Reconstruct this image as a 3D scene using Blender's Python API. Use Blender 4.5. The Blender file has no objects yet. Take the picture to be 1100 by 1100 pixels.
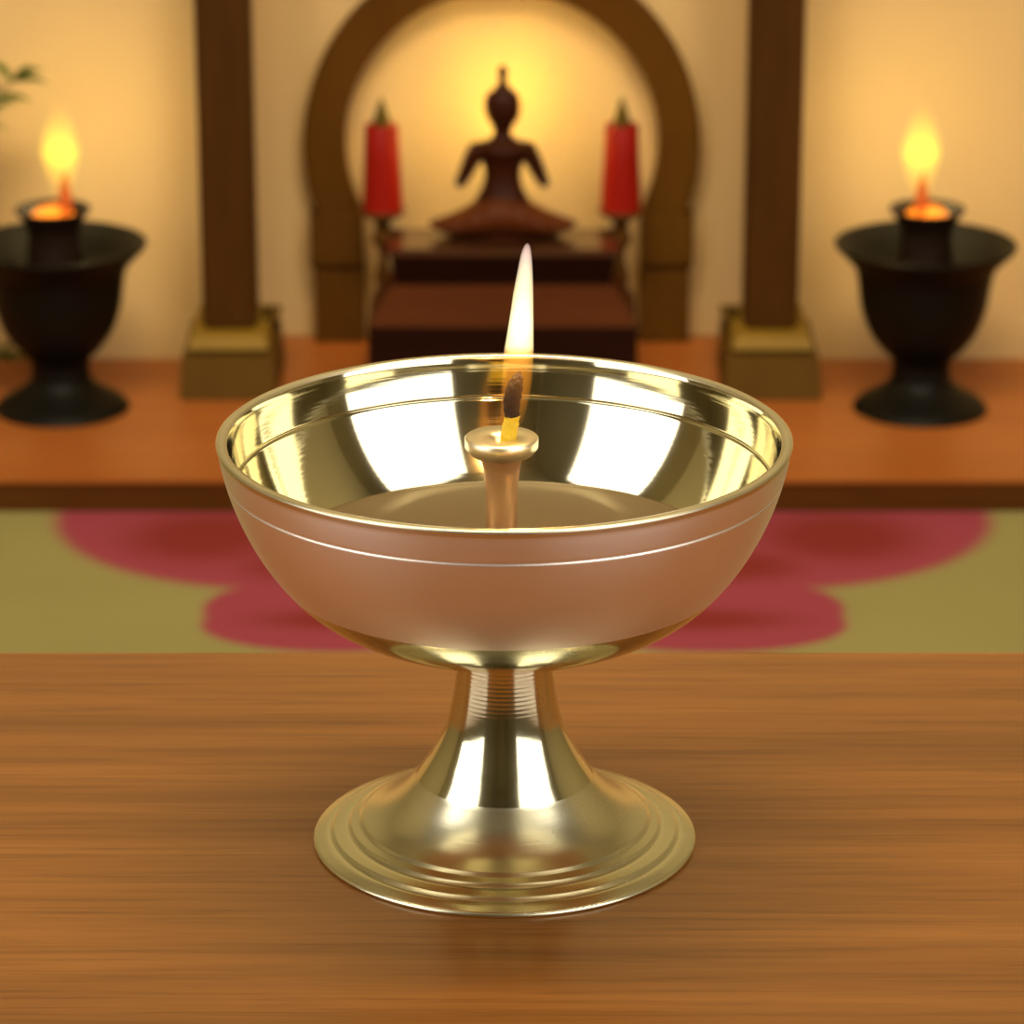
import bpy, bmesh, math, random
from math import sin, cos, tan, pi, radians, sqrt, atan2
from mathutils import Vector, Matrix

random.seed(7)
sc = bpy.context.scene
COL = sc.collection

# ------------------------------------------------------------------ camera numbers (metres)
TABLE_Z = 0.60
PITCH = radians(19.2165)
CAM = Vector((0.0016, -0.7406, TABLE_Z + 0.33273))
F = 4000.0 / 1100.0
FW = Vector((0, cos(PITCH), -sin(PITCH)))
UP = Vector((0, sin(PITCH), cos(PITCH)))


def at(px, py, Y):
    """point of the depth plane y=Y seen at photo position px,py"""
    u = (px / 1100 - .5) / F
    v = (.5 - py / 1100) / F
    d = FW + Vector((1, 0, 0)) * u + UP * v
    return CAM + d * ((Y - CAM.y) / d.y)


# ------------------------------------------------------------------ object helpers
def obj(name, bm, mats, parent=None, smooth=False, loc=None):
    me = bpy.data.meshes.new(name)
    bmesh.ops.recalc_face_normals(bm, faces=bm.faces)
    bm.to_mesh(me)
    bm.free()
    if not isinstance(mats, (list, tuple)):
        mats = [mats]
    for m in mats:
        me.materials.append(m)
    if smooth:
        for p in me.polygons:
            p.use_smooth = True
    o = bpy.data.objects.new(name, me)
    COL.objects.link(o)
    if parent is not None:
        o.parent = parent
    if loc is not None:
        o.location = loc
    return o


def tag(o, label=None, cat=None, group=None, kind=None):
    if label: o['label'] = label
    if cat: o['category'] = cat
    if group: o['group'] = group
    if kind: o['kind'] = kind
    return o


def thing(name, loc, label, cat, group=None):
    o = bpy.data.objects.new(name, None)
    o.empty_display_size = .02
    COL.objects.link(o)
    o.location = loc
    return tag(o, label, cat, group)


def copy_thing(root, loc, label):
    r = root.copy(); COL.objects.link(r); r.location = loc; r['label'] = label
    for ch in [c for c in bpy.data.objects if c.parent == root]:
        c = ch.copy(); COL.objects.link(c); c.parent = r
        for g in [k for k in bpy.data.objects if k.parent == ch]:
            d = g.copy(); COL.objects.link(d); d.parent = c
    return r


def structure(o):
    o['kind'] = 'structure'
    return o


def box(bm, x0, x1, y0, y1, z0, z1, bev=0.0, mi=0):
    vs = [bm.verts.new((x, y, z)) for z in (z0, z1) for y in (y0, y1) for x in (x0, x1)]
    fs = []
    for q in ((0, 2, 3, 1), (4, 5, 7, 6), (0, 1, 5, 4), (2, 6, 7, 3), (0, 4, 6, 2), (1, 3, 7, 5)):
        f = bm.faces.new([vs[i] for i in q]); f.material_index = mi; fs.append(f)
    if bev > 0:
        es = list({e for f in fs for e in f.edges})
        bmesh.ops.bevel(bm, geom=es, offset=bev, segments=2, affect='EDGES', profile=.7)
    return bm


def boxbm(*a, **k):
    return box(bmesh.new(), *a, **k)


def frustum(bm, lo, hi, z0, z1, bev=0):
    """lo,hi = (x0,x1,y0,y1)"""
    vs = []
    for (x0, x1, y0, y1), z in ((lo, z0), (hi, z1)):
        vs += [bm.verts.new(p) for p in ((x0, y0, z), (x1, y0, z), (x1, y1, z), (x0, y1, z))]
    fs = [bm.faces.new([vs[i] for i in q]) for q in ((3, 2, 1, 0), (4, 5, 6, 7), (0, 1, 5, 4), (1, 2, 6, 5), (2, 3, 7, 6), (3, 0, 4, 7))]
    if bev > 0:
        es = list({e for f in fs for e in f.edges})
        bmesh.ops.bevel(bm, geom=es, offset=bev, segments=2, affect='EDGES')
    return bm


def lathe(prof, seg=96, mis=None, bm=None, center=(0, 0)):
    """prof: list of (r,z); mis: material index per profile segment"""
    bm = bm or bmesh.new()
    rings = []
    for r, z in prof:
        if r < 1e-6:
            rings.append([bm.verts.new((center[0], center[1], z))])
        else:
            rings.append([bm.verts.new((center[0] + r * cos(2 * pi * i / seg), center[1] + r * sin(2 * pi * i / seg), z)) for i in range(seg)])
    for k in range(len(rings) - 1):
        a, b = rings[k], rings[k + 1]
        mi = mis[k] if mis else 0
        for i in range(seg):
            j = (i + 1) % seg
            if len(a) == 1 and len(b) == 1:
                continue
            if len(a) == 1:
                f = bm.faces.new((a[0], b[j], b[i]))
            elif len(b) == 1:
                f = bm.faces.new((a[i], a[j], b[0]))
            else:
                f = bm.faces.new((a[i], a[j], b[j], b[i]))
            f.material_index = mi
    return bm


def smooth_profile(pts, n=8):
    """Catmull-Rom through (r,z) points"""
    out = []
    P = [pts[0]] + list(pts) + [pts[-1]]
    for i in range(1, len(P) - 2):
        p0, p1, p2, p3 = P[i - 1:i + 3]
        for k in range(n):
            t = k / n
            out.append(tuple(.5 * ((2 * p1[c]) + (-p0[c] + p2[c]) * t + (2 * p0[c] - 5 * p1[c] + 4 * p2[c] - p3[c]) * t * t
                                   + (-p0[c] + 3 * p1[c] - 3 * p2[c] + p3[c]) * t ** 3) for c in (0, 1)))
    out.append(tuple(pts[-1]))
    return [(max(r, 0), z) for r, z in out]


def tube(bm, pts, rads, seg=12, mi=0, squash=1.0):
    """closed tube along points"""
    rings = []
    n = len(pts)
    pts = [Vector(p) for p in pts]
    ref = Vector((0.13, 1, 0.07)).normalized()
    for i, p in enumerate(pts):
        t = (pts[min(i + 1, n - 1)] - pts[max(i - 1, 0)]).normalized()
        a = t.cross(ref)
        if a.length < 1e-4: a = t.cross(Vector((1, 0, 0)))
        a.normalize(); b = t.cross(a).normalized()
        r = rads[i]
        rings.append([bm.verts.new(p + a * r * cos(2 * pi * k / seg) + b * r * squash * sin(2 * pi * k / seg)) for k in range(seg)])
    for i in range(n - 1):
        for k in range(seg):
            f = bm.faces.new((rings[i][k], rings[i][(k + 1) % seg], rings[i + 1][(k + 1) % seg], rings[i + 1][k]))
            f.material_index = mi
    bm.faces.new(rings[0]).material_index = mi
    bm.faces.new(rings[-1][::-1]).material_index = mi
    return bm


# ------------------------------------------------------------------ materials
def srgb(r, g, b):
    def c(v):
        v /= 255
        return v / 12.92 if v <= .04045 else ((v + .055) / 1.055) ** 2.4
    return (c(r), c(g), c(b), 1)


def newmat(name):
    m = bpy.data.materials.new(name)
    m.use_nodes = True
    nt = m.node_tree
    for n in list(nt.nodes): nt.nodes.remove(n)
    out = nt.nodes.new('ShaderNodeOutputMaterial')
    return m, nt, out


def N(nt, t, **k):
    n = nt.nodes.new(t)
    for a, v in k.items():
        setattr(n, a, v)
    return n


def principled(name, color, rough=.5, metal=0, coat=0, coat_rough=.1, spec=.5, noise=0, nscale=30, bump=0, bscale=80, sheen=0):
    m, nt, out = newmat(name)
    p = N(nt, 'ShaderNodeBsdfPrincipled')
    p.inputs['Base Color'].default_value = color
    p.inputs['Roughness'].default_value = rough
    p.inputs['Metallic'].default_value = metal
    p.inputs['Coat Weight'].default_value = coat
    p.inputs['Coat Roughness'].default_value = coat_rough
    p.inputs['Specular IOR Level'].default_value = spec
    if sheen: p.inputs['Sheen Weight'].default_value = sheen
    tc = N(nt, 'ShaderNodeTexCoord')
    if noise:
        nz = N(nt, 'ShaderNodeTexNoise'); nz.inputs['Scale'].default_value = nscale; nz.inputs['Detail'].default_value = 4
        nt.links.new(tc.outputs['Object'], nz.inputs['Vector'])
        mx = N(nt, 'ShaderNodeMix', data_type='RGBA')
        mx.inputs[6].default_value = tuple(c * (1 - noise) for c in color[:3]) + (1,)
        mx.inputs[7].default_value = tuple(min(1, c * (1 + noise)) for c in color[:3]) + (1,)
        nt.links.new(nz.outputs['Fac'], mx.inputs[0]); nt.links.new(mx.outputs[2], p.inputs['Base Color'])
    if bump:
        nb = N(nt, 'ShaderNodeTexNoise'); nb.inputs['Scale'].default_value = bscale
        nt.links.new(tc.outputs['Object'], nb.inputs['Vector'])
        b = N(nt, 'ShaderNodeBump'); b.inputs['Strength'].default_value = bump; b.inputs['Distance'].default_value = .001
        nt.links.new(nb.outputs['Fac'], b.inputs['Height']); nt.links.new(b.outputs['Normal'], p.inputs['Normal'])
    nt.links.new(p.outputs[0], out.inputs[0])
    return m


def wood(name, dark, mid, light, scale=(3, 60, 60), rough=.35, coat=.3, fine=1.0, bump=.1, coat_rough=.2, spec=.5):
    """grain stretched along the axis whose scale is small"""
    m, nt, out = newmat(name)
    p = N(nt, 'ShaderNodeBsdfPrincipled')
    p.inputs['Roughness'].default_value = rough
    p.inputs['Coat Weight'].default_value = coat
    p.inputs['Coat Roughness'].default_value = coat_rough
    p.inputs['Specular IOR Level'].default_value = spec
    tc = N(nt, 'ShaderNodeTexCoord')

    def noise(mult, detail, dist=0):
        mp = N(nt, 'ShaderNodeMapping'); mp.inputs['Scale'].default_value = tuple(s * mult for s in scale)
        nt.links.new(tc.outputs['Object'], mp.inputs['Vector'])
        nz = N(nt, 'ShaderNodeTexNoise'); nz.inputs['Scale'].default_value = 1; nz.inputs['Detail'].default_value = detail
        nz.inputs['Roughness'].default_value = .6; nz.inputs['Distortion'].default_value = dist
        nt.links.new(mp.outputs[0], nz.inputs['Vector'])
        return nz
    a = noise(.35, 5, .3); b = noise(3.2, 6, .2); c = noise(9, 3)
    r1 = N(nt, 'ShaderNodeValToRGB')
    r1.color_ramp.elements[0].position = .32; r1.color_ramp.elements[0].color = mid
    r1.color_ramp.elements[1].position = .68; r1.color_ramp.elements[1].color = light
    nt.links.new(a.outputs['Fac'], r1.inputs[0])
    r2 = N(nt, 'ShaderNodeValToRGB')
    r2.color_ramp.elements[0].position = .30; r2.color_ramp.elements[0].color = (1, 1, 1, 1)
    r2.color_ramp.elements[1].position = .52; r2.color_ramp.elements[1].color = (0, 0, 0, 1)
    nt.links.new(b.outputs['Fac'], r2.inputs[0])
    ml = N(nt, 'ShaderNodeMath', operation='MULTIPLY'); ml.inputs[1].default_value = .55 * fine
    nt.links.new(r2.outputs[0], ml.inputs[0])
    mx = N(nt, 'ShaderNodeMix', data_type='RGBA'); mx.inputs[7].default_value = dark
    nt.links.new(ml.outputs[0], mx.inputs[0]); nt.links.new(r1.outputs[0], mx.inputs[6])
    m2 = N(nt, 'ShaderNodeMath', operation='MULTIPLY_ADD'); m2.inputs[1].default_value = .5 * fine; m2.inputs[2].default_value = 1 - .25 * fine
    nt.links.new(c.outputs['Fac'], m2.inputs[0])
    vm = N(nt, 'ShaderNodeVectorMath', operation='SCALE')
    nt.links.new(mx.outputs[2], vm.inputs[0]); nt.links.new(m2.outputs[0], vm.inputs['Scale'])
    nt.links.new(vm.outputs[0], p.inputs['Base Color'])
    if bump:
        bp = N(nt, 'ShaderNodeBump'); bp.inputs['Strength'].default_value = bump; bp.inputs['Distance'].default_value = .0004
        nt.links.new(b.outputs['Fac'], bp.inputs['Height']); nt.links.new(bp.outputs[0], p.inputs['Normal'])
    nt.links.new(p.outputs[0], out.inputs[0])
    return m


def brass(name, color, rough, lathe_bump=.05, rings=9000, patch=.15, var=.08):
    """turned brass: fine machining rings follow height and radius"""
    m, nt, out = newmat(name)
    p = N(nt, 'ShaderNodeBsdfPrincipled')
    p.inputs['Metallic'].default_value = 1
    tc = N(nt, 'ShaderNodeTexCoord')
    sx = N(nt, 'ShaderNodeSeparateXYZ'); nt.links.new(tc.outputs['Object'], sx.inputs[0])
    # radius
    vx = N(nt, 'ShaderNodeMath', operation='MULTIPLY'); nt.links.new(sx.outputs[0], vx.inputs[0]); nt.links.new(sx.outputs[0], vx.inputs[1])
    vy = N(nt, 'ShaderNodeMath', operation='MULTIPLY_ADD'); nt.links.new(sx.outputs[1], vy.inputs[0]); nt.links.new(sx.outputs[1], vy.inputs[1]); nt.links.new(vx.outputs[0], vy.inputs[2])
    rr = N(nt, 'ShaderNodeMath', operation='SQRT'); nt.links.new(vy.outputs[0], rr.inputs[0])
    cb = N(nt, 'ShaderNodeCombineXYZ'); nt.links.new(rr.outputs[0], cb.inputs[0]); nt.links.new(sx.outputs[2], cb.inputs[1])
    nz = N(nt, 'ShaderNodeTexNoise'); nz.inputs['Scale'].default_value = rings / 3; nz.inputs['Detail'].default_value = 3
    nt.links.new(cb.outputs[0], nz.inputs['Vector'])
    bp = N(nt, 'ShaderNodeBump'); bp.inputs['Strength'].default_value = lathe_bump; bp.inputs['Distance'].default_value = .0002
    nt.links.new(nz.outputs['Fac'], bp.inputs['Height']); nt.links.new(bp.outputs[0], p.inputs['Normal'])
    # patchy tarnish
    n2 = N(nt, 'ShaderNodeTexNoise'); n2.inputs['Scale'].default_value = 45; n2.inputs['Detail'].default_value = 4
    nt.links.new(tc.outputs['Object'], n2.inputs['Vector'])
    mr = N(nt, 'ShaderNodeMapRange'); mr.inputs['From Min'].default_value = .3; mr.inputs['From Max'].default_value = .7
    mr.inputs['To Min'].default_value = rough * (1 - patch); mr.inputs['To Max'].default_value = rough * (1 + patch)
    nt.links.new(n2.outputs['Fac'], mr.inputs[0]); nt.links.new(mr.outputs[0], p.inputs['Roughness'])
    mx = N(nt, 'ShaderNodeMix', data_type='RGBA')
    mx.inputs[6].default_value = tuple(c * (1 - var) for c in color[:3]) + (1,)
    mx.inputs[7].default_value = tuple(min(1, c * (1 + var)) for c in color[:3]) + (1,)
    nt.links.new(n2.outputs['Fac'], mx.inputs[0]); nt.links.new(mx.outputs[2], p.inputs['Base Color'])
    nt.links.new(p.outputs[0], out.inputs[0])
    return m


def emission(name, color, strength):
    m, nt, out = newmat(name)
    e = N(nt, 'ShaderNodeEmission'); e.inputs[0].default_value = color; e.inputs[1].default_value = strength
    nt.links.new(e.outputs[0], out.inputs[0])
    return m


def flame_volume(name, z0, z1, stops):
    """glowing gas; colour and density follow the height in the flame. stops: (t, (r,g,b), strength per metre)"""
    m, nt, out = newmat(name)
    tc = N(nt, 'ShaderNodeTexCoord'); sx = N(nt, 'ShaderNodeSeparateXYZ'); nt.links.new(tc.outputs['Object'], sx.inputs[0])
    mr = N(nt, 'ShaderNodeMapRange'); mr.inputs['From Min'].default_value = z0; mr.inputs['From Max'].default_value = z1
    nt.links.new(sx.outputs[2], mr.inputs[0])
    rc = N(nt, 'ShaderNodeValToRGB'); rs = N(nt, 'ShaderNodeValToRGB')
    mxs = max(s[2] for s in stops)
    for r in (rc, rs):
        while len(r.color_ramp.elements) < len(stops): r.color_ramp.elements.new(.5)
    for i, (t, c, s) in enumerate(stops):
        rc.color_ramp.elements[i].position = t; rc.color_ramp.elements[i].color = c + (1,)
        v = s / mxs
        rs.color_ramp.elements[i].position = t; rs.color_ramp.elements[i].color = (v, v, v, 1)
    nt.links.new(mr.outputs[0], rc.inputs[0]); nt.links.new(mr.outputs[0], rs.inputs[0])
    ml = N(nt, 'ShaderNodeMath', operation='MULTIPLY'); ml.inputs[1].default_value = mxs
    nt.links.new(rs.outputs[0], ml.inputs[0])
    e = N(nt, 'ShaderNodeEmission'); nt.links.new(rc.outputs[0], e.inputs[0]); nt.links.new(ml.outputs[0], e.inputs[1])
    nt.links.new(e.outputs[0], out.inputs['Volume'])
    return m


WALL_PLASTER = principled('plaster_tan', (.66, .46, .215, 1), rough=.9, noise=.03, nscale=6, spec=.2)
UNSEEN_OLIVE = principled('olive_frieze', (.28, .25, .155, 1), rough=.8, noise=.05, nscale=5, spec=.2)
PANEL_DARK = principled('panel_olive_brown', (.17, .145, .075, 1), rough=.6, noise=.1, nscale=4)
CEIL = principled('ceiling_paint', (.30, .27, .17, 1), rough=.9)
FLOOR_WOOD = wood('floor_boards', (.06, .025, .01, 1), (.16, .07, .025, 1), (.24, .11, .04, 1), scale=(2, 20, 20), rough=.4)
TABLE_WOOD = wood('table_wood', (.064, .021, .003, 1), (.152, .054, .0095, 1), (.250, .094, .019, 1), scale=(5.5, 170, 170), rough=.24, coat=0, bump=.05, spec=.38, fine=.8)
PLATFORM_WOOD = wood('platform_wood', (.19, .048, .008, 1), (.33, .096, .018, 1), (.42, .13, .026, 1), scale=(3, 25, 25), rough=.38, coat=.0, fine=.4, spec=.35)
COLUMN_WOOD = wood('column_wood', (.022, .008, .0006, 1), (.052, .018, .0012, 1), (.072, .026, .002, 1), scale=(40, 40, 4), rough=.6, coat=0, fine=.5, spec=.12)
ARCH_WOOD = wood('arch_wood', (.035, .013, .001, 1), (.078, .029, .0018, 1), (.10, .040, .0026, 1), scale=(30, 30, 6), rough=.7, coat=0, fine=.4, spec=.1)
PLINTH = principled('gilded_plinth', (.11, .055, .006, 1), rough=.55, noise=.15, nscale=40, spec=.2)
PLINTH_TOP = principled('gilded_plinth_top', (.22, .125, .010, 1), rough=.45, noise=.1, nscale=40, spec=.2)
MAHOGANY_LIT = wood('mahogany', (.025, .005, .001, 1), (.06, .014, .002, 1), (.09, .022, .004, 1), scale=(4, 40, 40), rough=.5, coat=0, fine=.5, spec=.15)  # lighter tone puts the light on the upward slope into the colour
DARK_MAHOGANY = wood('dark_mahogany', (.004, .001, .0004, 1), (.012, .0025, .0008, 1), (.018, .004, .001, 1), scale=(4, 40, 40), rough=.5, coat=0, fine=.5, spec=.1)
PED_TOP = principled('polished_mahogany_top', (.05, .016, .006, 1), rough=.22, coat=.8, coat_rough=.15, noise=.2, nscale=30)
BRONZE = principled('statue_bronze', (.035, .007, .001, 1), rough=.5, metal=.0, noise=.2, nscale=60, spec=.15)
ROBE = principled('statue_robe', (.085, .018, .002, 1), rough=.55, noise=.2, nscale=60, spec=.15)
IRON = principled('black_iron', (.004, .0032, .0018, 1), rough=.5, noise=.3, nscale=80, bump=.2, bscale=300, spec=.15)
CUP_IRON = principled('brown_black_iron', (.014, .006, .003, 1), rough=.5, noise=.3, nscale=80, spec=.2)
RED_WAX = principled('red_wax', (.29, .006, .001, 1), rough=.5, spec=.2)
GREEN_WICK = principled('dark_wick', (.10, .07, .01, 1), rough=.8, spec=.1)
HOLDER = principled('aged_brass', (.10, .052, .008, 1), rough=.5, noise=.2, nscale=100, spec=.2)
LEAF = principled('leaf_green', (.10, .14, .015, 1), rough=.6, noise=.3, nscale=50, spec=.15)
POT = principled('glazed_pot', (.30, .24, .10, 1), rough=.4)
STEM = principled('plant_stem', (.07, .06, .02, 1), rough=.7)
OIL = principled('lamp_oil', (.100, .066, .026, 1), rough=.55, spec=.25)
BR_IN = brass('brass_polished_inside', (.76, .69, .45, 1), .075, lathe_bump=.05, rings=4000)
BR_OUT = brass('brass_satin_outside', (.97, .87, .76, 1), .42, lathe_bump=0, patch=.05, var=.02)
BR_LIP = brass('brass_lip', (.78, .71, .52, 1), .30, lathe_bump=0)
BR_FOOT = brass('brass_foot', (.76, .70, .46, 1), .12, lathe_bump=.05, rings=4000)
BR_PLATE = brass('brass_brushed_plate', (.80, .735, .50, 1), .25, lathe_bump=.06, rings=4000)
COPPER = brass('brass_rosy_holder', (1, .66, .49, 1), .24, lathe_bump=0)
COLLAR = brass('brass_pale_collar', (.88, .78, .55, 1), .36, lathe_bump=0)
WICK_Y = principled('oiled_wick', (.85, .55, .02, 1), rough=.5, bump=.6, bscale=900)
WICK_B = principled('charred_wick', (.004, .002, .002, 1), rough=.9, bump=.8, bscale=900)
TRIM_WOOD = principled('window_frame_wood', (.12, .07, .03, 1), rough=.5)
PANEL_GLOW = emission('daylit_frosted_pane', (1, .97, .92, 1), 3.2)  # added unseen glow, mirrored as bright patches inside the bowl

# ------------------------------------------------------------------ the room
PLAT_TOP = .0299
PLAT_F = 1.924
SIDE_Y = 2.239     # wall behind the braziers
MID_Y = 2.308      # wall inside the shrine bay
ROOM_H = 2.9
RX = 1.9


def wall(name, pts, mat, z0=0, z1=ROOM_H, th=.06):
    """thick wall strip whose inner face runs along the two plan points"""
    (x0, y0), (x1, y1) = pts
    d = Vector((x1 - x0, y1 - y0, 0)).normalized()
    n = Vector((d.y, -d.x, 0))
    if n.dot(Vector((-(x0 + x1) / 2, .4 - (y0 + y1) / 2, 0))) > 0: n = -n
    bm = bmesh.new()
    a = Vector((x0, y0, z0)); b = Vector((x1, y1, z0))
    lo = [a, b, b + n * th, a + n * th]
    v0 = [bm.verts.new(p) for p in lo]; v1 = [bm.verts.new(p + Vector((0, 0, z1 - z0))) for p in lo]
    bm.faces.new(v0); bm.faces.new(v1)
    for i in range(4):
        bm.faces.new((v0[i], v0[(i + 1) % 4], v1[(i + 1) % 4], v1[i]))
    return structure(obj(name, bm, mat))


XL = at(250, 385, SIDE_Y).x
XR = at(828, 385, SIDE_Y).x
FZ = .95   # above this the unseen wall is made darker to tone down brass reflections
wall('wall_back', ((XL - .02, MID_Y), (XR + .02, MID_Y)), WALL_PLASTER, 0, FZ)
structure(obj('trim_1', boxbm(-RX, RX, SIDE_Y - .02, MID_Y + .06, FZ, FZ + .03, bev=.003), TRIM_WOOD))
structure(obj('wall_back_upper', boxbm(-RX, RX, SIDE_Y, MID_Y + .06, FZ + .03, ROOM_H), UNSEEN_OLIVE))
bm = boxbm(-RX - .06, XL, SIDE_Y, MID_Y + .06, 0, FZ); structure(obj('wall_back_left', bm, WALL_PLASTER))
bm = boxbm(XR, RX + .06, SIDE_Y, MID_Y + .06, 0, FZ); structure(obj('wall_back_right', bm, WALL_PLASTER))
wall('wall_left', ((-RX, .27), (-RX, SIDE_Y)), UNSEEN_OLIVE)
wall('wall_right', ((RX, -.207), (RX, SIDE_Y)), UNSEEN_OLIVE)
wall('wall_front', ((-.61, -2.15), (.147, -2.15)), PANEL_DARK)


def bay(k, side, c, d, half, z0, z1, ta, tb):
    """slanting bay wall with a window opening; c plan centre of the window, d unit plan direction"""
    c = Vector((c[0], c[1])); d = Vector((d[0], d[1])).normalized()
    n = Vector((d.y, -d.x))
    if n.dot(-c) > 0: n = -n      # outward
    def strip(bm, t0, t1, za, zb):
        vs = []
        for z in (za, zb):
            for p in (c + d * t0, c + d * t1, c + d * t1 + n * .06, c + d * t0 + n * .06):
                vs.append(bm.verts.new((p.x, p.y, z)))
        for q in ((0, 1, 2, 3), (4, 5, 6, 7), (0, 1, 5, 4), (1, 2, 6, 5), (2, 3, 7, 6), (3, 0, 4, 7)):
            bm.faces.new([vs[i] for i in q])
    bm = bmesh.new()
    strip(bm, ta, -half, 0, ROOM_H); strip(bm, half, tb, 0, ROOM_H)
    strip(bm, -half, half, 0, z0); strip(bm, -half, half, z1, ROOM_H)
    structure(obj('wall_bay_' + side, bm, PANEL_DARK))
    w = bpy.data.objects.new('window_%d' % k, None); COL.objects.link(w); structure(w)
    bm = bmesh.new()
    for q in ((-half, -half + .04, z0, z1), (half - .04, half, z0, z1), (-half + .04, half - .04, z0, z0 + .04), (-half + .04, half - .04, z1 - .04, z1)):
        strip(bm, *q)
    obj('window_frame', bm, TRIM_WOOD, w)
    bm = bmesh.new()
    p0 = c + d * (-half + .04) + n * .03; p1 = c + d * (half - .04) + n * .03
    vs = [bm.verts.new(v) for v in ((p0.x, p0.y, z0 + .04), (p1.x, p1.y, z0 + .04), (p1.x, p1.y, z1 - .04), (p0.x, p0.y, z1 - .04))]
    f = bm.faces.new(vs)
    me = bpy.data.meshes.new('window_pane'); bm.to_mesh(me); bm.free(); me.materials.append(PANEL_GLOW)
    o = bpy.data.objects.new('window_pane', me); COL.objects.link(o); o.parent = w


bay(1, 'right', (1.15, -1.04), (.669, .743), .77, .77, 2.6, -1.5, 1.12)
bay(2, 'left', (-1.369, -.727), (.469, -.883), .69, .77, 2.6, -1.13, 1.61)

bm = bmesh.new()
outline = [(-RX, MID_Y), (-RX, .27), (-.61, -2.15), (.147, -2.15), (RX, -.207), (RX, MID_Y)]
def slab(bm, z0, z1):
    a = [bm.verts.new((x, y, z0)) for x, y in outline]; b = [bm.verts.new((x, y, z1)) for x, y in outline]
    bm.faces.new(a); bm.faces.new(b)
    for i in range(len(a)):
        j = (i + 1) % len(a); bm.faces.new((a[i], a[j], b[j], b[i]))
slab(bm, -.05, 0); structure(obj('floor', bm, FLOOR_WOOD))
bm = bmesh.new(); slab(bm, ROOM_H, ROOM_H + .05); structure(obj('ceiling', bm, CEIL))

# ------------------------------------------------------------------ rug with a pink flower
def rug_material():
    m, nt, out = newmat('rug_wool')
    p = N(nt, 'ShaderNodeBsdfPrincipled'); p.inputs['Roughness'].default_value = .95; p.inputs['Specular IOR Level'].default_value = .1
    tc = N(nt, 'ShaderNodeTexCoord')
    nz = N(nt, 'ShaderNodeTexNoise'); nz.inputs['Scale'].default_value = 9; nz.inputs['Detail'].default_value = 3
    nt.links.new(tc.outputs['Object'], nz.inputs['Vector'])
    fine = N(nt, 'ShaderNodeTexNoise'); fine.inputs['Scale'].default_value = 400
    nt.links.new(tc.outputs['Object'], fine.inputs['Vector'])

    def ell(cx, cy, a, b, soft=.06):
        mp = N(nt, 'ShaderNodeMapping'); mp.vector_type = 'POINT'
        mp.inputs['Location'].default_value = (-cx / a, -cy / b, 0)
        mp.inputs['Scale'].default_value = (1 / a, 1 / b, 0)
        nt.links.new(tc.outputs['Object'], mp.inputs['Vector'])
        ln = N(nt, 'ShaderNodeVectorMath', operation='LENGTH'); nt.links.new(mp.outputs[0], ln.inputs[0])
        mr = N(nt, 'ShaderNodeMapRange'); mr.interpolation_type = 'SMOOTHSTEP'
        mr.inputs['From Min'].default_value = 1 + soft; mr.inputs['From Max'].default_value = 1 - soft
        nt.links.new(ln.outputs['Value'], mr.inputs[0])
        return mr.outputs[0]

    def mx(a, b, op='MAXIMUM'):
        n = N(nt, 'ShaderNodeMath', operation=op)
        nt.links.new(a, n.inputs[0]); nt.links.new(b, n.inputs[1])
        return n.outputs[0]
    petals = None
    inner = None
    for s in (-1, 1):
        ox = .010
        for (cx, cy, a, b) in ((s * .172 + ox, 1.912, .180, .163), (s * .128 + ox, 1.712, .098, .069), (s * .128 + ox, 1.682, .097, .055), (s * .06 + ox, 1.80, .12, .12), (s * .12 + ox, 1.755, .085, .06)):
            e = ell(cx, cy, a, b); petals = e if petals is None else mx(petals, e)
        for (cx, cy, a, b) in ((s * .235 + ox, 1.862, .055, .05), (s * .11 + ox, 1.69, .07, .02), (s * .15 + ox, 1.80, .05, .03)):
            e = ell(cx, cy, a, b, .6); inner = e if inner is None else mx(inner, e)
    beige = N(nt, 'ShaderNodeMix', data_type='RGBA'); beige.inputs[6].default_value = (.235, .215, .080, 1); beige.inputs[7].default_value = (.285, .255, .10, 1)
    nt.links.new(nz.outputs['Fac'], beige.inputs[0])
    pink = N(nt, 'ShaderNodeMix', data_type='RGBA'); pink.inputs[6].default_value = (.28, .048, .075, 1); pink.inputs[7].default_value = (.20, .026, .022, 1)
    nt.links.new(inner, pink.inputs[0])
    fin = N(nt, 'ShaderNodeMix', data_type='RGBA'); nt.links.new(petals, fin.inputs[0]); nt.links.new(beige.outputs[2], fin.inputs[6]); nt.links.new(pink.outputs[2], fin.inputs[7])
    nt.links.new(fin.outputs[2], p.inputs['Base Color'])
    bp = N(nt, 'ShaderNodeBump'); bp.inputs['Strength'].default_value = .5; bp.inputs['Distance'].default_value = .001
    nt.links.new(fine.outputs['Fac'], bp.inputs['Height']); nt.links.new(bp.outputs[0], p.inputs['Normal'])
    nt.links.new(p.outputs[0], out.inputs[0])
    return m


rug = obj('rug', boxbm(-1.2, 1.2, .75, PLAT_F - .003, .0005, .006, bev=.002), rug_material())
tag(rug, 'beige rug with a large pink flower lying in front of the low wooden platform', 'rug')

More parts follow.
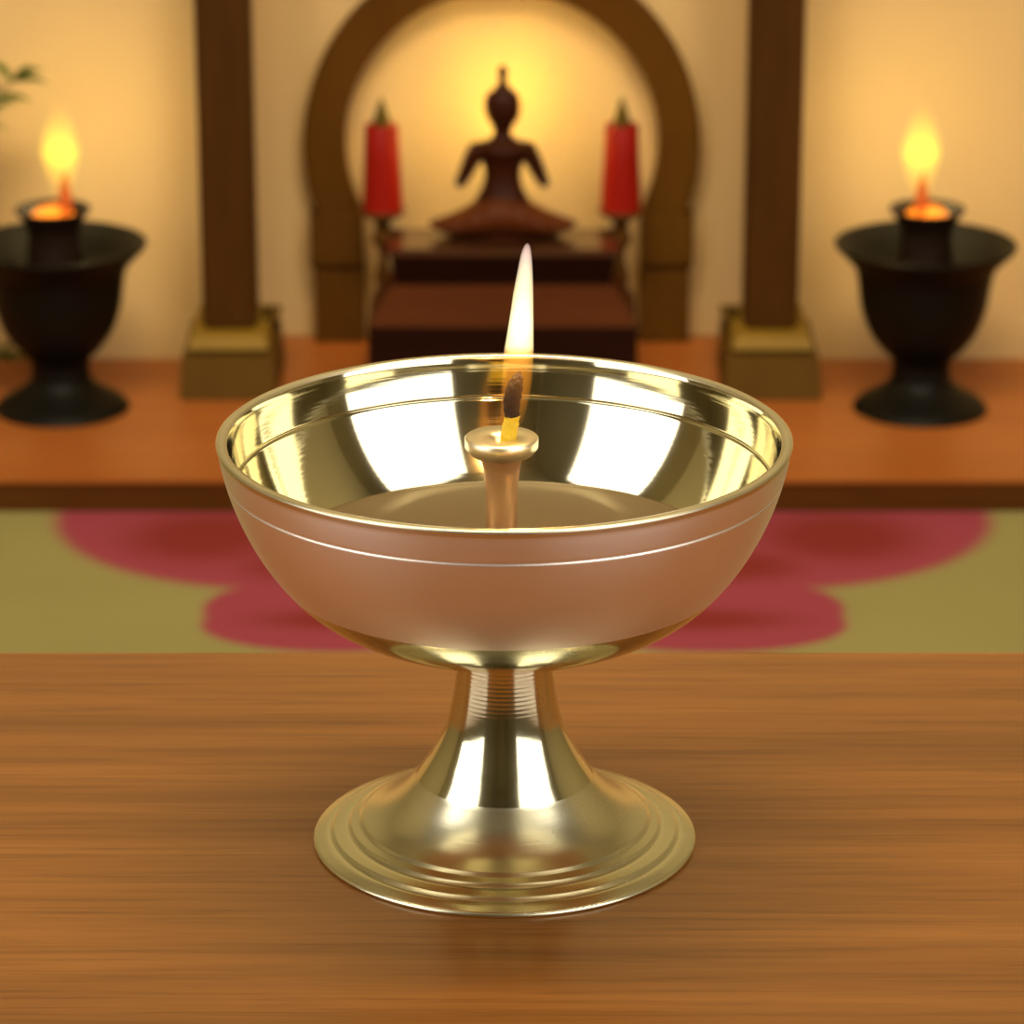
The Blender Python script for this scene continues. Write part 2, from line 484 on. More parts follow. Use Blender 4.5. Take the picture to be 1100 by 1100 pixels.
# ------------------------------------------------------------------ low platform
pl = thing('altar_platform', (0, PLAT_F, 0), 'low orange-brown wooden platform that carries the shrine, columns and braziers', 'platform')
bm = boxbm(-1.6, XL, 0, SIDE_Y - PLAT_F - .001, PLAT_TOP - .003, PLAT_TOP)
box(bm, XL, XR, 0, MID_Y - PLAT_F - .001, PLAT_TOP - .003, PLAT_TOP)
box(bm, XR, 1.6, 0, SIDE_Y - PLAT_F - .001, PLAT_TOP - .003, PLAT_TOP)
obj('platform_top', bm, PLATFORM_WOOD, pl)
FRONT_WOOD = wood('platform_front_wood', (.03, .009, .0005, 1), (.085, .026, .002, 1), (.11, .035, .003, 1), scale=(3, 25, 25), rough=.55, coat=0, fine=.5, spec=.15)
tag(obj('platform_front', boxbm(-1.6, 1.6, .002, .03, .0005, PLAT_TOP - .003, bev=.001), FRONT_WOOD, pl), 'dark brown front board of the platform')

# ------------------------------------------------------------------ shrine arch
ARCH_Y = 2.284
ac = at(539, 157, ARCH_Y)
mpx = (at(639, 157, ARCH_Y).x - at(539, 157, ARCH_Y).x) / 100     # metres per photo pixel at that depth
Ro, Ri = 213.5 * mpx, 169 * mpx
zcap = at(539, 231, ARCH_Y).z
arch = thing('shrine_arch', (ac.x, ARCH_Y, PLAT_TOP), 'brown wooden horseshoe arch framing the seated statue', 'arch')
D = MID_Y - ARCH_Y - .001


def ring_profile():
    bm = bmesh.new()
    zc = ac.z - PLAT_TOP
    h = zc - (zcap - PLAT_TOP)
    a0o = -math.asin(h / Ro); a0i = -math.asin(h / Ri)
    n = 72
    O, I = [], []
    for k in range(n + 1):
        t = k / n
        ao = a0o + (pi - 2 * a0o) * t; ai = a0i + (pi - 2 * a0i) * t
        O.append((Ro * cos(ao), zc + Ro * sin(ao))); I.append((Ri * cos(ai), zc + Ri * sin(ai)))
    rows = []
    w = .0022
    for y, do in ((D, 0), (.003, 0), (0, w)):
        rows.append(([bm.verts.new((x * (1 - do / Ro), y, zc + (z - zc) * (1 - do / Ro))) for x, z in O],
                     [bm.verts.new((x * (1 + do / Ri), y, zc + (z - zc) * (1 + do / Ri))) for x, z in I]))
    for k in range(n):
        for a, b in ((0, 1), (1, 2)):
            bm.faces.new((rows[a][0][k], rows[a][0][k + 1], rows[b][0][k + 1], rows[b][0][k]))
            bm.faces.new((rows[a][1][k], rows[a][1][k + 1], rows[b][1][k + 1], rows[b][1][k]))
        bm.faces.new((rows[2][0][k], rows[2][0][k + 1], rows[2][1][k + 1], rows[2][1][k]))
        bm.faces.new((rows[0][0][k], rows[0][0][k + 1], rows[0][1][k + 1], rows[0][1][k]))
    for k in (0, n):
        bm.faces.new([rows[0][0][k], rows[1][0][k], rows[2][0][k], rows[2][1][k], rows[1][1][k], rows[0][1][k]])
    return bm


obj('arch_ring', ring_profile(), ARCH_WOOD, arch)
for s in (-1, 1):
    zc_ = zcap - PLAT_TOP
    zl = at(539, 284, ARCH_Y).z - PLAT_TOP
    x0, x1 = 152 * mpx * s, 206 * mpx * s
    x0b, x1b = 150 * mpx * s, 204 * mpx * s
    if s < 0: x0, x1, x0b, x1b = x1, x0, x1b, x0b
    p = obj('pier', boxbm(x0b, x1b, .001, D, .0005, zl - .002, bev=.0012), ARCH_WOOD, arch)
    obj('pier_capital', boxbm(x0 - .001, x1 + .001, -.004, D, zl + .001, zc_, bev=.0012), ARCH_WOOD, p)
    obj('pier_moulding', boxbm(x0 - .0005, x1 + .0005, -.002, D, zl - .002, zl + .001, bev=.0006), ARCH_WOOD, p)

# ------------------------------------------------------------------ columns on plinths
def column(cx_px, s, label):
    Yf = 2.123
    Yc = 2.172
    k = (at(600, 400, Yf).x - at(500, 400, Yf).x) / 100
    c = at(cx_px, 392, Yc)
    root = thing('wooden_column', (c.x, Yc, PLAT_TOP), label, 'column', 'columns either side of the shrine')
    zb = at(600, 378, Yf).z - PLAT_TOP          # top of the lower block
    zt = at(600, 361, Yf + .012).z - PLAT_TOP
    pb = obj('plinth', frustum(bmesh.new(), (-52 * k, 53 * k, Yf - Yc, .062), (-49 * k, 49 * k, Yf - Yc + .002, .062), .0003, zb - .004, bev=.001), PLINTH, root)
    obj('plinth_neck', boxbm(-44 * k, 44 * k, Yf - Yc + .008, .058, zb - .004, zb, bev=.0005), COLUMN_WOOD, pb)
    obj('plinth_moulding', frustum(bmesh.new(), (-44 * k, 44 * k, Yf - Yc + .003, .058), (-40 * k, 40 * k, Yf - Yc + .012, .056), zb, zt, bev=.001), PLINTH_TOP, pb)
    # raised block at the rear, on the side towards the arch
    zs = at(600, 337, 2.20).z - PLAT_TOP
    a, b = sorted((-s * 32 * k, -s * 51 * k))
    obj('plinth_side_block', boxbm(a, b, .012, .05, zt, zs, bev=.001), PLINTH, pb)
    k2 = k * 1.012
    bm = frustum(bmesh.new(), (-28.5 * k2, 28.5 * k2, -.018, .024), (-29 * k2, 29 * k2, -.018, .024), zt - .001, .85, bev=.003)
    obj('shaft', bm, COLUMN_WOOD, root)
    obj('column_cap', boxbm(-36 * k2, 36 * k2, -.028, .034, 0.85, 0.88, bev=.003), PLINTH, root)
    return root


column(249.5, -1, 'dark brown square column on a gilded plinth left of the arch, beside the left brazier')
column(825.5, 1, 'dark brown square column on a gilded plinth right of the arch, beside the right brazier')

# ------------------------------------------------------------------ statue pedestal
PY = 2.125
pc = at(540, 350, PY)
ped = thing('statue_pedestal', (pc.x, PY, PLAT_TOP), 'stepped dark mahogany pedestal under the seated statue', 'pedestal')
k1 = (at(640, 350, PY).x - at(540, 350, PY).x) / 100
z1 = at(540, 352, PY).z - PLAT_TOP
PYs = 2.165
k2 = (at(640, 305, PYs).x - at(540, 305, PYs).x) / 100
z2 = at(540, 306, PYs).z - PLAT_TOP
PYt = 2.158
k3 = (at(640, 270, PYt).x - at(540, 270, PYt).x) / 100
z3 = at(540, 268, PYt).z - PLAT_TOP
obj('pedestal_base', boxbm(-145 * k1, 145 * k1, 0, .100, .0003, z1, bev=.0015), DARK_MAHOGANY, ped)
obj('pedestal_slope', frustum(bmesh.new(), (-144 * k1, 144 * k1, .002, .099), (-117 * k2, 117 * k2, PYs - PY, .098), z1, z2), MAHOGANY_LIT, ped)
bm = frustum(bmesh.new(), (-116 * k2, 116 * k2, PYs - PY, .098), (-122 * k3, 122 * k3, PYt - PY + .002, .099), z2, z3 - .006, bev=.0006)
obj('pedestal_block', bm, DARK_MAHOGANY, ped)
obj('pedestal_top', boxbm(-125 * k3, 125 * k3, PYt - PY, .100, z3 - .006, z3, bev=.001), PED_TOP, ped)
SEAT_Z = z3 + PLAT_TOP

# ------------------------------------------------------------------ seated statue
SY = 2.205
ks = (at(640, 180, SY).x - at(540, 180, SY).x) / 100
sx0 = at(540, 180, SY).x


def sp(px, py, dy=0.0):
    p = at(px, py, SY + dy)
    return Vector((p.x - sx0, dy, p.z - SEAT_Z))


statue = thing('seated_statue', (sx0, SY, SEAT_Z), 'dark bronze cross-legged seated statue glowing from behind, on the mahogany pedestal', 'statue')
u = ks
bm = bmesh.new()
TORSO = [(246, 30), (232, 34), (222, 33), (213, 29), (205, 24), (195, 20.5), (184, 19.5), (174, 22), (165, 28), (159, 31), (155, 29), (151.5, 20), (148, 12), (143, 9.5), (137, 10), (132, 14), (126, 17.5), (119, 19.5), (112, 20), (105, 18.8), (99, 15), (95, 9), (93, 3)]
tube(bm, [sp(539.8, y) for y, w_ in TORSO], [w_ * u for y, w_ in TORSO], 28, squash=.72)
for s in (-1, 1):
    tube(bm, [sp(539.5 + s * 20, 160), sp(539.5 + s * 27, 162), sp(539.5 + s * 32, 170), sp(539.5 + s * 37, 181), sp(539.5 + s * 42, 191), sp(539.5 + s * 45, 197), sp(539.5 + s * 45.3, 200)],
         [10 * u, 11.5 * u, 9.5 * u, 8.5 * u, 7 * u, 6.5 * u, 3 * u], 14)
    tube(bm, [sp(539.5 + s * 44, 195, .002), sp(539.5 + s * 45.5, 196.5, -.008), sp(539.5 + s * 45.5, 196.5, -.018), sp(539.5 + s * 45.0, 196.5, -.029)],
         [5.5 * u, 5.6 * u, 4.8 * u, 3.6 * u], 14)
body = obj('statue_body', bm, BRONZE, statue, smooth=True)
rm = body.modifiers.new('fuse', 'REMESH'); rm.mode = 'VOXEL'; rm.voxel_size = .0008; rm.use_smooth_shade = True
sm_ = body.modifiers.new('soft', 'SMOOTH'); sm_.factor = .6; sm_.iterations = 4
# hands: palm, four fingers and thumb, raised and open
for s in (-1, 1):
    bm = bmesh.new()
    w = sp(539.5 + s * 45.0, 196.5, -.027)
    d = (sp(539.5 + s * 45.0, 196.5, -.030) - w).normalized()
    upv = Vector((0, .2, 1)).normalized()
    tube(bm, [w, w + d * .003, w + d * .005 + upv * .002], [2.6 * u, 3.6 * u, 3.2 * u], 10, squash=.7)
    for q in range(4):
        b0 = w + d * .0045 + Vector(((q - 1.5) * 1.7 * u, 0, 0)) + upv * .001
        L = (.0042, .0050, .0047, .0038)[q]
        tube(bm, [b0, b0 + upv * L * .5 + d * .0010, b0 + upv * L + d * .0004], [.95 * u, .85 * u, .6 * u], 8)
    b0 = w + d * .003 + Vector((-s * 2.6 * u, 0, 0))
    tube(bm, [b0, b0 + Vector((-s * 2.0 * u, 0, .0012)) + d * .001, b0 + Vector((-s * 2.6 * u, 0, .003)) + d * .0014], [1.1 * u, .95 * u, .65 * u], 8)
    obj('hand', bm, BRONZE, statue, smooth=True)
# face
bm = bmesh.new()
hc = sp(540, 116, -.001)
def blob(bm, c, r, seg=10):
    m = Matrix.Translation(c) @ Matrix.Diagonal((r[0], r[1], r[2], 1))
    bmesh.ops.create_uvsphere(bm, u_segments=seg * 2, v_segments=seg, radius=1, matrix=m)
blob(bm, hc + Vector((0, -15.5 * u, -2 * u)), (2.0 * u, 2.6 * u, 4.4 * u))
for s in (-1, 1):
    blob(bm, hc + Vector((s * 5.5 * u, -14.2 * u, 1.5 * u)), (3.2 * u, 1.6 * u, 1.3 * u))
    blob(bm, hc + Vector((s * 16.5 * u, 0, -3 * u)), (1.5 * u, 2.5 * u, 6.5 * u))
blob(bm, hc + Vector((0, -13.4 * u, -8.5 * u)), (3.6 * u, 1.6 * u, 1.2 * u))
obj('face_features', bm, BRONZE, statue, smooth=True)
# topknot
bm = lathe(smooth_profile([(0, 0), (9 * u, 0), (7.5 * u, 5 * u), (4.6 * u, 10 * u), (4.2 * u, 15 * u), (5.8 * u, 20 * u), (4.6 * u, 25 * u), (1.5 * u, 28.5 * u), (0, 29 * u)], 5), 24)
tk = obj('topknot', bm, BRONZE, statue, smooth=True); tk.location = sp(540, 98)
# crossed legs under a draped robe
bm = bmesh.new()
zb = 0.0
half = 80 * u
rows = []
nx, na = 40, 20
for i in range(nx + 1):
    t = -1 + 2 * i / nx
    x = half * t
    a = abs(t)
    yt = 206 + 12 * (a / .44) ** 1.5 if a < .44 else 218 + 19.5 * ((a - .44) / .56) ** .8
    topz = sp(540, yt).z
    botz = max(.0005, sp(540, 257 - 18.5 * a ** 3).z)
    if topz - botz < .0006: topz = botz + .0006
    cz = (topz + botz) / 2; hz = (topz - botz) / 2
    hy = (4 + 24 * sqrt(max(0, 1 - a ** 2.2))) * u
    fold = 1 + .05 * sin(t * 26)
    rows.append([bm.verts.new((x, -.004 + hy * fold * cos(2 * pi * j / na), cz + hz * sin(2 * pi * j / na))) for j in range(na)])
for i in range(nx):
    for j in range(na):
        bm.faces.new((rows[i][j], rows[i][(j + 1) % na], rows[i + 1][(j + 1) % na], rows[i + 1][j]))
bm.faces.new(rows[0]); bm.faces.new(rows[-1])
tag(obj('draped_legs', bm, ROBE, statue, smooth=True), 'reddish draped crossed legs')
bm = lathe([(0, 0.0002), (38 * u, .0002), (42 * u, .003), (36 * u, .0058), (0, .0058)], 48)
for v in bm.verts: v.co.y *= .55
obj('statue_base', bm, ROBE, statue, smooth=False)

# ------------------------------------------------------------------ red candles on turned stands
CY = 2.244
kc = (at(640, 180, CY).x - at(540, 180, CY).x) / 100
zdish = at(411, 226, CY).z
zct = at(411, 133, CY).z
hst = zdish - PLAT_TOP
ca = at(411, 226, CY)
st = thing('candle_stand', (ca.x, CY, PLAT_TOP), 'turned brown candle stand left of the statue', 'candle stand', 'candle stands beside the pedestal')
prof = [(0, .0002), (17 * kc, .0002), (16 * kc, .004), (8 * kc, .008), (5 * kc, .02), (6 * kc, hst * .45), (9 * kc, hst * .55), (5 * kc, hst * .66), (6 * kc, hst * .74),
        (12 * kc, hst * .80), (8 * kc, hst * .88), (9 * kc, hst - .009)]
obj('stand_post', lathe(smooth_profile(prof, 4), 32), ARCH_WOOD, st, smooth=True)
tag(obj('drip_dish', lathe([(0, hst - .009), (9 * kc, hst - .009), (22 * kc, hst - .003), (25 * kc, hst + .001), (24.4 * kc, hst + .0012), (21 * kc, hst - .0006), (0, hst - .0006)], 40), HOLDER, st, smooth=True), 'brass drip dish')
hc_ = zct - zdish
cd = thing('red_candle', (ca.x, CY, zdish - .0004), 'thick red candle left of the statue, on the left candle stand', 'candle', 'red candles')
obj('candle_wax', lathe([(0, .0), (22 * kc, .0), (22 * kc, .001), (19.5 * kc, hc_ * .6), (18 * kc, hc_ - .001), (17 * kc, hc_), (7 * kc, hc_ - .001), (0, hc_ - .0018)], 40), RED_WAX, cd, smooth=True)
bm = lathe(smooth_profile([(0, hc_ - .002), (8 * kc, hc_ - .001), (8.5 * kc, hc_ + 6 * kc), (6 * kc, hc_ + 14 * kc), (2.8 * kc, hc_ + 24 * kc), (0, hc_ + 31 * kc)], 4), 16)
tag(obj('candle_tip', bm, GREEN_WICK, cd, smooth=True), 'dull olive pointed tip on top of the candle')
cb = at(667, 226, CY)
copy_thing(st, (cb.x, CY, PLAT_TOP), 'turned brown candle stand right of the statue')
copy_thing(cd, (cb.x, CY, zdish - .0004), 'thick red candle right of the statue, on the right candle stand')

# ------------------------------------------------------------------ braziers with oil cups
BY = 2.103
kb = (at(1040, 350, BY).x - at(940, 350, BY).x) / 100


def bz(py): return at(988, py, BY).z - PLAT_TOP


FLAME_POOL = flame_volume('pool_fire', 0, 20 * kb, [(0, (1, .22, .01), 90), (.6, (1, .25, .01), 75), (1, (1, .2, .01), 20)])
FLAME_CORE, _nt, _o = newmat('glowing_wick')
_p = N(_nt, 'ShaderNodeBsdfPrincipled'); _p.inputs['Base Color'].default_value = (.35, .07, .01, 1); _p.inputs['Roughness'].default_value = .9
_p.inputs['Emission Color'].default_value = (1, .13, .01, 1); _p.inputs['Emission Strength'].default_value = .35
_nt.links.new(_p.outputs[0], _o.inputs[0])
FLAME_BIG = flame_volume('yellow_fire', 10 * kb, 118 * kb, [(0, (1, .35, .01), 3), (.2, (1, .6, .02), 12), (.5, (1, .88, .03), 38), (.75, (1, .85, .03), 20), (1, (1, .6, .03), 3)])

loc = at(988, 439, BY)
br = thing('iron_brazier', (loc.x, BY, PLAT_TOP), 'black footed brazier bowl right of the right column', 'brazier', 'black braziers')
inn = [(0, bz(300)), (36 * kb, bz(300)), (54 * kb, bz(297)), (70 * kb, bz(285)), (82 * kb, bz(272)), (92 * kb, bz(263) + .0003)]
outp = [(0, .0002), (71 * kb, .0002), (73 * kb, bz(437)), (66 * kb, bz(430)), (48 * kb, bz(420)), (34 * kb, bz(409)), (31 * kb, bz(396)), (33 * kb, bz(384)), (45 * kb, bz(372)),
        (58 * kb, bz(354)), (67 * kb, bz(330)), (71 * kb, bz(305)), (75 * kb, bz(288)), (85 * kb, bz(276)), (96 * kb, bz(265)), (97 * kb, bz(261.5))]
prof = outp[:2] + smooth_profile(outp[2:], 5) + [(94 * kb, bz(260.5))] + smooth_profile(inn[::-1], 4)
obj('brazier_bowl', lathe(prof, 72), IRON, br, smooth=True)
ZI = bz(300) + PLAT_TOP + .0004
cu = thing('oil_cup', (loc.x, BY, ZI), 'small dark oil cup with a tall yellow flame standing in the right brazier', 'oil lamp', 'burning oil cups in the braziers')
def cz(py): return at(988, py, BY).z - ZI
prof = [(0, .0003), (31 * kb, .0003), (32 * kb, .003), (29 * kb, cz(268)), (27.5 * kb, cz(252)), (29 * kb, cz(243)), (34 * kb, cz(233)), (40.5 * kb, cz(225)), (40 * kb, cz(223)),
        (37 * kb, cz(225)), (30 * kb, cz(234)), (26 * kb, cz(238)), (0, cz(238))]
obj('cup_body', lathe(prof, 56), CUP_IRON, cu, smooth=True)
# burning surface
bm = lathe(smooth_profile([(0, 0), (22 * kb, .0005), (24 * kb, 5 * kb), (17 * kb, 13 * kb), (8 * kb, 17 * kb), (0, 20 * kb)], 4), 24)
o = obj('burning_oil', bm, FLAME_POOL, cu, smooth=True); o.location = (0, 0, cz(236))
tag(o, 'orange fire lying on the oil')


def flame(h, rmax, lean, squash=.8, seg=20, zmax=.38):
    bm = bmesh.new(); pts, rads = [], []
    n = 24
    for i in range(n + 1):
        t = i / n
        r = rmax * (min(1, (t / zmax)) ** .6 if t < zmax else max(0.0, 1 - ((t - zmax) / (1 - zmax)) ** 1.7)) + rmax * .02
        pts.append((lean * t * t + lean * .3 * sin(t * 5), 0, h * t)); rads.append(r)
    tube(bm, pts, rads, seg, squash=squash)
    return bm


o = obj('burning_wick', flame(56 * kb, 7.5 * kb, 7 * kb, zmax=.3), FLAME_CORE, cu, smooth=True); o.location = (-9 * kb, 0, cz(238)); tag(o, 'reddish glowing wick inside the fire')
o = obj('flame', flame(132 * kb, 21 * kb, -2 * kb, zmax=.5), FLAME_BIG, cu, smooth=True); o.location = (-8 * kb, 0, cz(230)); tag(o, 'tall yellow flame')
loc2 = at(67, 439, BY)
copy_thing(br, (loc2.x, BY, PLAT_TOP), 'black footed brazier bowl left of the left column, cut by the picture edge')
cu2 = copy_thing(cu, (loc2.x - .001, BY, ZI), 'small dark oil cup with a tall yellow flame standing in the left brazier')
for ch in [c for c in bpy.data.objects if c.parent == cu2]:
    if 'flame' in ch.name or 'wick' in ch.name: ch.location.x = 11 * kb


def point(name, loc, watt, color, radius):
    l = bpy.data.lights.new(name, 'POINT'); l.energy = watt; l.color = color; l.shadow_soft_size = radius
    o = bpy.data.objects.new(name, l); COL.objects.link(o); o.location = loc
    return o


def area(name, loc, rot, sx, sy, watt, color):
    l = bpy.data.lights.new(name, 'AREA'); l.shape = 'RECTANGLE'; l.size = sx; l.size_y = sy; l.energy = watt; l.color = color
    o = bpy.data.objects.new(name, l); COL.objects.link(o); o.location = loc; o.rotation_euler = rot
    return o


for px in (78, 980):
    p = at(px, 172, BY)
    point('brazier_firelight', (p.x, BY + .036, p.z), .26, (1, .72, .27), .010)

# lamp behind the statue's head
p = at(540, 117, 2.247)
point('statue_back_light', p, .36, (1, .68, .13), .006)

# ------------------------------------------------------------------ plant at the left edge
PYL = 2.16
pp = at(-42, 400, PYL)
plant = thing('potted_plant', (pp.x, PYL, PLAT_TOP), 'green leafy plant at the left edge beside the left brazier', 'plant')
obj('pot', lathe([(0, .0003), (22 * kb, .0003), (30 * kb, .035), (33 * kb, .04), (32 * kb, .044), (28 * kb, .042), (26 * kb, .036), (0, .036)], 40), POT, plant, smooth=True)


def leaf(bm, base, d, L, W, upn=Vector((0, 0, 1))):
    d = d.normalized(); side = d.cross(upn).normalized(); nrm = side.cross(d).normalized()
    n = 8; L0 = []; M = []; R0 = []
    for i in range(n + 1):
        t = i / n; w = W * sin(pi * min(1, t ** .8)) + 1e-5
        c = base + d * L * t - Vector((0, 0, 1)) * L * .18 * t * t
        M.append(bm.verts.new(c)); L0.append(bm.verts.new(c + side * w + nrm * w * .3)); R0.append(bm.verts.new(c - side * w + nrm * w * .3))
    for i in range(n):
        bm.faces.new((L0[i], L0[i + 1], M[i + 1], M[i])); bm.faces.new((M[i], M[i + 1], R0[i + 1], R0[i]))


rnd = random.Random(3)
for (tx, ty, dy) in ((12, 88, 0), (-20, 110, .02), (-60, 60, -.01), (-5, 385, -.02), (-90, 150, .01)):
    tip = at(tx, ty, PYL + dy) - Vector((pp.x, PYL, PLAT_TOP))
    b = Vector((0, 0, .037)); bmS = bmesh.new(); pts = []
    for i in range(13):
        t = i / 12
        pts.append(b.lerp(tip, t) + Vector((-(.03) * sin(pi * t), 0, .02 * sin(pi * t))))
    stem = obj('plant_stem', tube(bmS, pts, [.0022 * (1 - .6 * i / 12) for i in range(13)], 8), STEM, plant, smooth=True)
    bmL = bmesh.new()
    for i in range(4, 13):
        for s in (-1, 1):
            d = Vector((s * .8 + .3, rnd.uniform(-.6, .6), rnd.uniform(-.2, .7)))
            leaf(bmL, pts[i], d, rnd.uniform(.024, .032) if ty < 300 else .016, .008)
    leaf(bmL, pts[12], Vector((1, 0, .15)), .030, .009)
    leaf(bmL, pts[12], Vector((.7, 0, .7)), .026, .008)
    lf = obj('leaves', bmL, LEAF, stem)
    sol = lf.modifiers.new('thick', 'SOLIDIFY'); sol.thickness = .0004

# ------------------------------------------------------------------ foreground table
tb = thing('wooden_table', (0, 0, 0), 'reddish brown wooden table in the foreground carrying the brass oil lamp', 'table')
obj('tabletop', boxbm(-.85, .85, -.46, .110, TABLE_Z - .028, TABLE_Z, bev=.0012), TABLE_WOOD, tb)
for sx_ in (-1, 1):
    for y0 in (-.43, .03):
        a, b = sorted((sx_ * .78, sx_ * .83))
        obj('leg', boxbm(a, b, y0, y0 + .05, .0003, TABLE_Z - .028, bev=.003), TABLE_WOOD, tb)
for y0 in (-.42, .065):
    obj('apron', boxbm(-.78, .78, y0, y0 + .02, TABLE_Z - .10, TABLE_Z - .028, bev=.001), TABLE_WOOD, tb)

# ------------------------------------------------------------------ the brass oil lamp
H = .09149
lamp = thing('brass_oil_lamp', (0, 0, TABLE_Z), 'shiny footed brass oil lamp with a lit wick on the foreground table', 'oil lamp')
BD, BA, BB, BR0, R = .04370759, 1.47246848, 3.04317365, .00763648, .06


def rout(z):
    t = min(1, max(0, (H - z) / BD))
    return BR0 + (R - BR0) * max(0, 1 - t ** BA) ** (1 / BB)


prof = []; mis = []
# outside from the bottom up
n = 90
zs = [H - BD * (1 - (i / n)) ** 1.0 for i in range(n + 1)]
zs = []
for i in range(n + 1):
    u_ = i / n
    zs.append(H - BD * (1 - u_ ** 1.6))
outside = [(0.0, H - BD)] + [(rout(z), z) for z in zs]
gz = H - .0073
def groove(pts, zc, depth, wid, sign):
    return [(r + sign * depth * math.exp(-((z - zc) / wid) ** 2), z) for r, z in pts]
# denser sampling around the groove
extra = [gz + k * .00012 for k in range(-8, 9)]
zs2 = sorted(set([z for z in zs if abs(z - gz) > .001 and z < H - .0009] + extra))
outside = [(0.0, H - BD)] + groove([(rout(z), z) for z in zs2], gz, .00028, .00028, -1)
prof += outside
mis += [1 if z < H - .0296 else 0 for r, z in outside][1:]
# lip
T = .0020
rl = rout(H - .0009)
lip = [(R + .0002, H - .0007), (R + .0003, H - .0003), (R - .0001, H), (R - T * .5, H + .00015), (R - T + .0001, H - .0001), (R - T - .0001, H - .0005)]
mis += [2] * len(lip)
prof += lip
gi = H - .0092
def rin(z): return rout(z - .0006) - T - .0001
ext2 = [gi + k * .00012 for k in range(-8, 9)]
zin = [z for z in zs if z > H - BD + .0022]
zs3 = sorted(set([z for z in zin if abs(z - gi) > .001 and z < H - .0009] + ext2), reverse=True)
inside = groove([(rin(z), z) for z in zs3], gi, .00025, .00028, 1) + [(0.0, zs3[-1])]
mis += [3] * (len(inside))
prof += inside
mis = mis[:len(prof) - 1]
obj('bowl', lathe(prof, 256, mis), [BR_OUT, BR_FOOT, BR_LIP, BR_IN], lamp, smooth=True)

# foot: concave trumpet, crease, brushed apron with three stepped rings
mm = .001
trump = smooth_profile([(10.3, 48.5), (10.1, 44), (10.35, 38.5), (11.4, 31.5), (13.0, 25.5), (15.7, 20.0), (19.0, 15.0)], 24)
trump = [(r_ + (0.022 * sin(z_ * 2 * pi / .95) * min(1, (z_ - 31) / 6) if z_ > 31 else 0), z_) for r_, z_ in trump]
apron = smooth_profile([(19.3, 14.6), (23.0, 10.6), (27.0, 7.4), (31.0, 5.3)], 6)
steps = smooth_profile([(31.5, 4.75), (32.2, 4.5), (33.4, 4.1)], 3) + smooth_profile([(33.9, 3.3), (34.8, 3.3), (37.2, 2.75)], 4) + smooth_profile([(37.7, 1.95), (38.8, 1.9), (41.1, 1.0)], 4) + [(41.5, .7), (41.5, .25), (41.2, 0.02)]
under = [(39.5, .02), (36, .9), (30, 3.6), (24, 8), (18, 14), (12.5, 24), (8.5, 36), (7.5, 44), (0, 44.2)]
fp = [(0, 48.5)] + trump + apron + steps + under
fm = [0] * (len(trump)) + [1] * (len(apron) + len(steps)) + [0] * len(under)
o = obj('foot', lathe([(r * mm, z * mm) for r, z in fp], 256, fm[:len(fp) - 1]), [BR_FOOT, BR_PLATE], lamp, smooth=True)

# wick holder rising from the bottom of the bowl
hx = -3 * (.79 / 4000)
kk = .777 / 4000
zi0 = zs3[-1]
hp = [(0, zi0 + .0001), (5.5 * mm, zi0 + .0001), (4.6 * mm, zi0 + 2 * mm), (3.4 * mm, zi0 + 6 * mm), (3.3 * mm, H - 20 * mm), (3.45 * mm, H - 12 * mm), (3.9 * mm, H - 7.2 * mm), (4.6 * mm, H - 4.8 * mm)]
cap = [(6.6 * mm, H - 4.0 * mm), (7.35 * mm, H - 3.1 * mm), (7.7 * mm, H - 2.6 * mm), (7.75 * mm, H - .7 * mm), (7.4 * mm, H - .35 * mm), (5.0 * mm, H - .55 * mm), (2.2 * mm, H - .8 * mm), (1.9 * mm, H - 3 * mm), (0, H - 3 * mm)]
zt = -(.091 - .0905)
prof = hp[:2] + smooth_profile(hp[2:], 6) + cap
hm = [0] * (len(prof) - len(cap)) + [1] * (len(cap) - 1)
wh = obj('wick_holder', lathe(prof, 96, hm), [COPPER, COLLAR], lamp, smooth=True, loc=(hx, 0, 0.0002))
tag(wh, 'rosy brass wick holder with a flat round collar')


# wick and flame (plane of the lamp axis)
def lp(px, py, dy=0):
    p = at(px, py, dy)
    return Vector((p.x, dy, p.z - TABLE_Z))


bm = bmesh.new()
pts = [lp(545, 484), lp(545.5, 474), lp(547, 464), lp(549, 454), lp(550.3, 447.5), lp(550.6, 446.5), lp(549.5, 440), lp(550, 430), lp(552, 420), lp(554.5, 411), lp(557, 404), lp(558.5, 399)]
rads = [1.4, 1.65, 1.7, 1.65, 1.55, 1.6, 1.75, 1.85, 1.8, 1.55, 1.0, .3]
for i in range(len(pts)):
    if i > 0: pass
tube(bm, pts, [r * mm for r in rads], 16)
zsplit = lp(550, 447).z
for f in bm.faces:
    f.material_index = 1 if f.calc_center_median().z > zsplit else 0
bmesh.ops.subdivide_edges(bm, edges=bm.edges[:], cuts=1, use_grid_fill=True)
for v in bm.verts:
    q = sin(v.co.z * 3100 + atan2(v.co.y, v.co.x - .0016) * 3)
    v.co.x += q * .00012; v.co.y += q * .0001
wick = obj('wick', bm, [WICK_Y, WICK_B], lamp, smooth=True)
tag(wick, 'yellow wick charred black at the top')

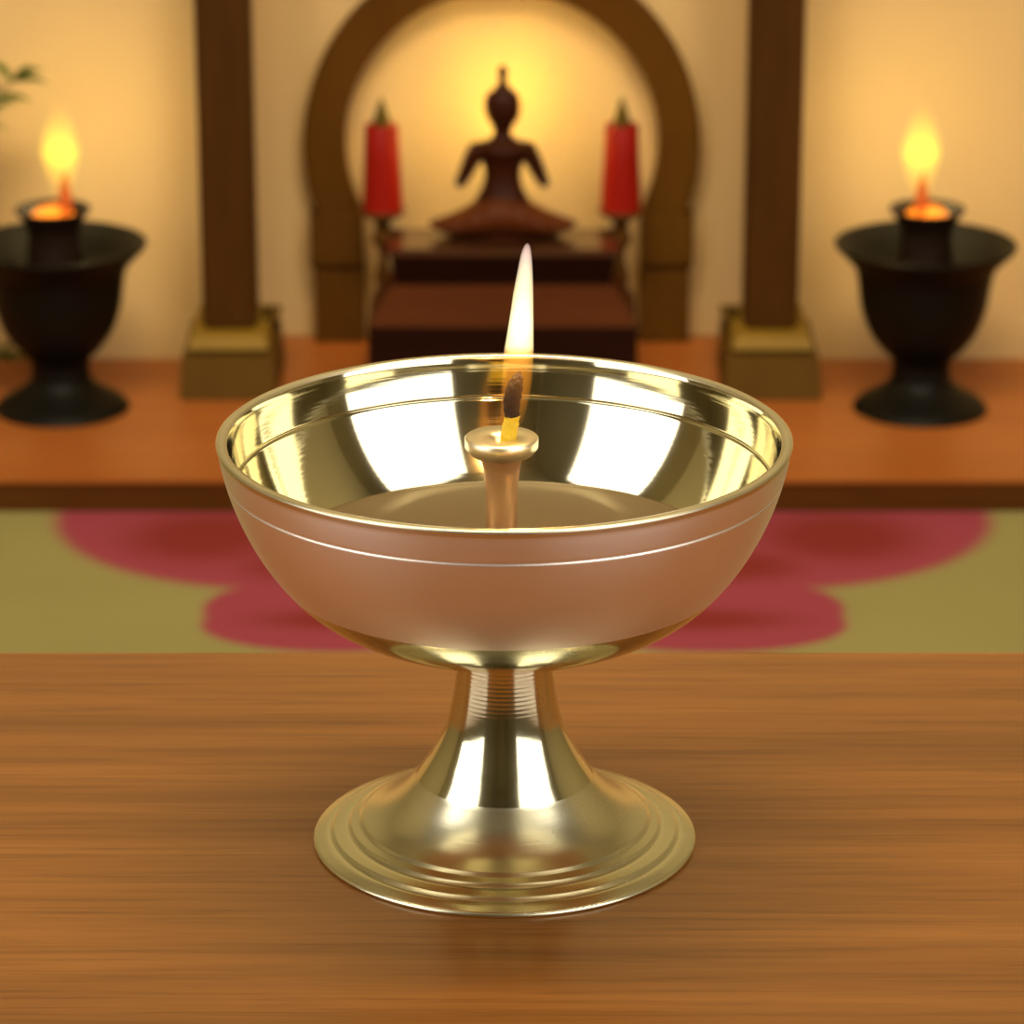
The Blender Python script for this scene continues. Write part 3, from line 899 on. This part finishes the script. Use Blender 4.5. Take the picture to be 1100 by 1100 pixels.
FM = flame_volume('lamp_flame_gas', lp(550, 462).z, lp(567, 262).z,
                  [(0, (1, .36, .02), 20), (.16, (1, .30, .015), 60), (.34, (1, .34, .02), 110), (.405, (1, .46, .06), 220), (.45, (1, .80, .36), 430), (.58, (1, .95, .50), 540), (.76, (1, .84, .44), 480), (.92, (1, .74, .56), 470), (1, (1, .70, .60), 520)])
bm = bmesh.new()
C = [(470, 547, 4), (462, 548, 8), (450, 550, 11.5), (435, 552, 13.5), (420, 554, 14.5), (405, 555.5, 15), (390, 556.6, 15), (376, 557.5, 14.5), (362, 558.7, 13.3), (348, 559.8, 12.2), (332, 561, 11), (317, 562, 10), (303, 563.2, 8.7), (290, 564.2, 7.3), (281, 564.8, 6.3), (275, 565.2, 5.5), (269, 565.8, 4.3), (264.5, 566.3, 3), (261.5, 566.6, 1.2)]
tube(bm, [lp(x, y) for y, x, r in C], [r * 1.1 * kk for y, x, r in C], 32, squash=.9)
fl = obj('flame', bm, FM, wick, smooth=True)
tag(fl, 'tall narrow flame, creamy white above and orange at the foot')
p = lp(560.5, 352)
point('lamp_flame_light', (p.x, 0, p.z + TABLE_Z), .05, (1, .55, .2), .0015)

# oil in the bowl
OZ = H - .0262
orr = rin(OZ) - .0002
bm = lathe([(.0052, OZ - .001), (.0038, OZ - .0002), (.0046, OZ), (.0056, OZ), (orr - .0022, OZ), (orr - .001, OZ), (orr, OZ + .0002), (orr - .0008, OZ - .0012), (.0052, OZ - .001)], 160)
oil = obj('lamp_oil', bm, OIL, None, smooth=True, loc=(0, 0, TABLE_Z))
tag(oil, 'still brown oil filling the brass lamp bowl around the wick holder', 'oil')

# ------------------------------------------------------------------ added fill light
area('ceiling_light', (0, .25, 2.6), (radians(50), 0, 0), 1.8, .5, 80, (1, .82, .52))  # unseen fill added to brighten the back wall

# ------------------------------------------------------------------ world, camera, view
w = bpy.data.worlds.new('world'); sc.world = w; w.use_nodes = True
w.node_tree.nodes['Background'].inputs[0].default_value = (.9, .8, .6, 1)
w.node_tree.nodes['Background'].inputs[1].default_value = .3

cd_ = bpy.data.cameras.new('camera'); cam = bpy.data.objects.new('camera', cd_); COL.objects.link(cam)
cam.location = CAM
cam.rotation_euler = (pi / 2 - PITCH, 0, 0)
cd_.sensor_width = 36; cd_.lens = 36 * F; cd_.clip_start = .01
cd_.dof.use_dof = True
cd_.dof.focus_distance = .775
cd_.dof.aperture_fstop = cd_.lens / 1000 / .0035
sc.camera = cam
sc.view_settings.view_transform = 'Standard'
sc.view_settings.look = 'None'
sc.view_settings.exposure = 0
sc.view_settings.gamma = 1
sc.view_settings.use_curve_mapping = False
try:
    sc.cycles.use_denoising = True
    sc.cycles.denoiser = 'OPENIMAGEDENOISE'
    sc.cycles.max_bounces = 10
    sc.cycles.sample_clamp_indirect = 8
    sc.cycles.volume_step_rate = 1
except Exception:
    pass
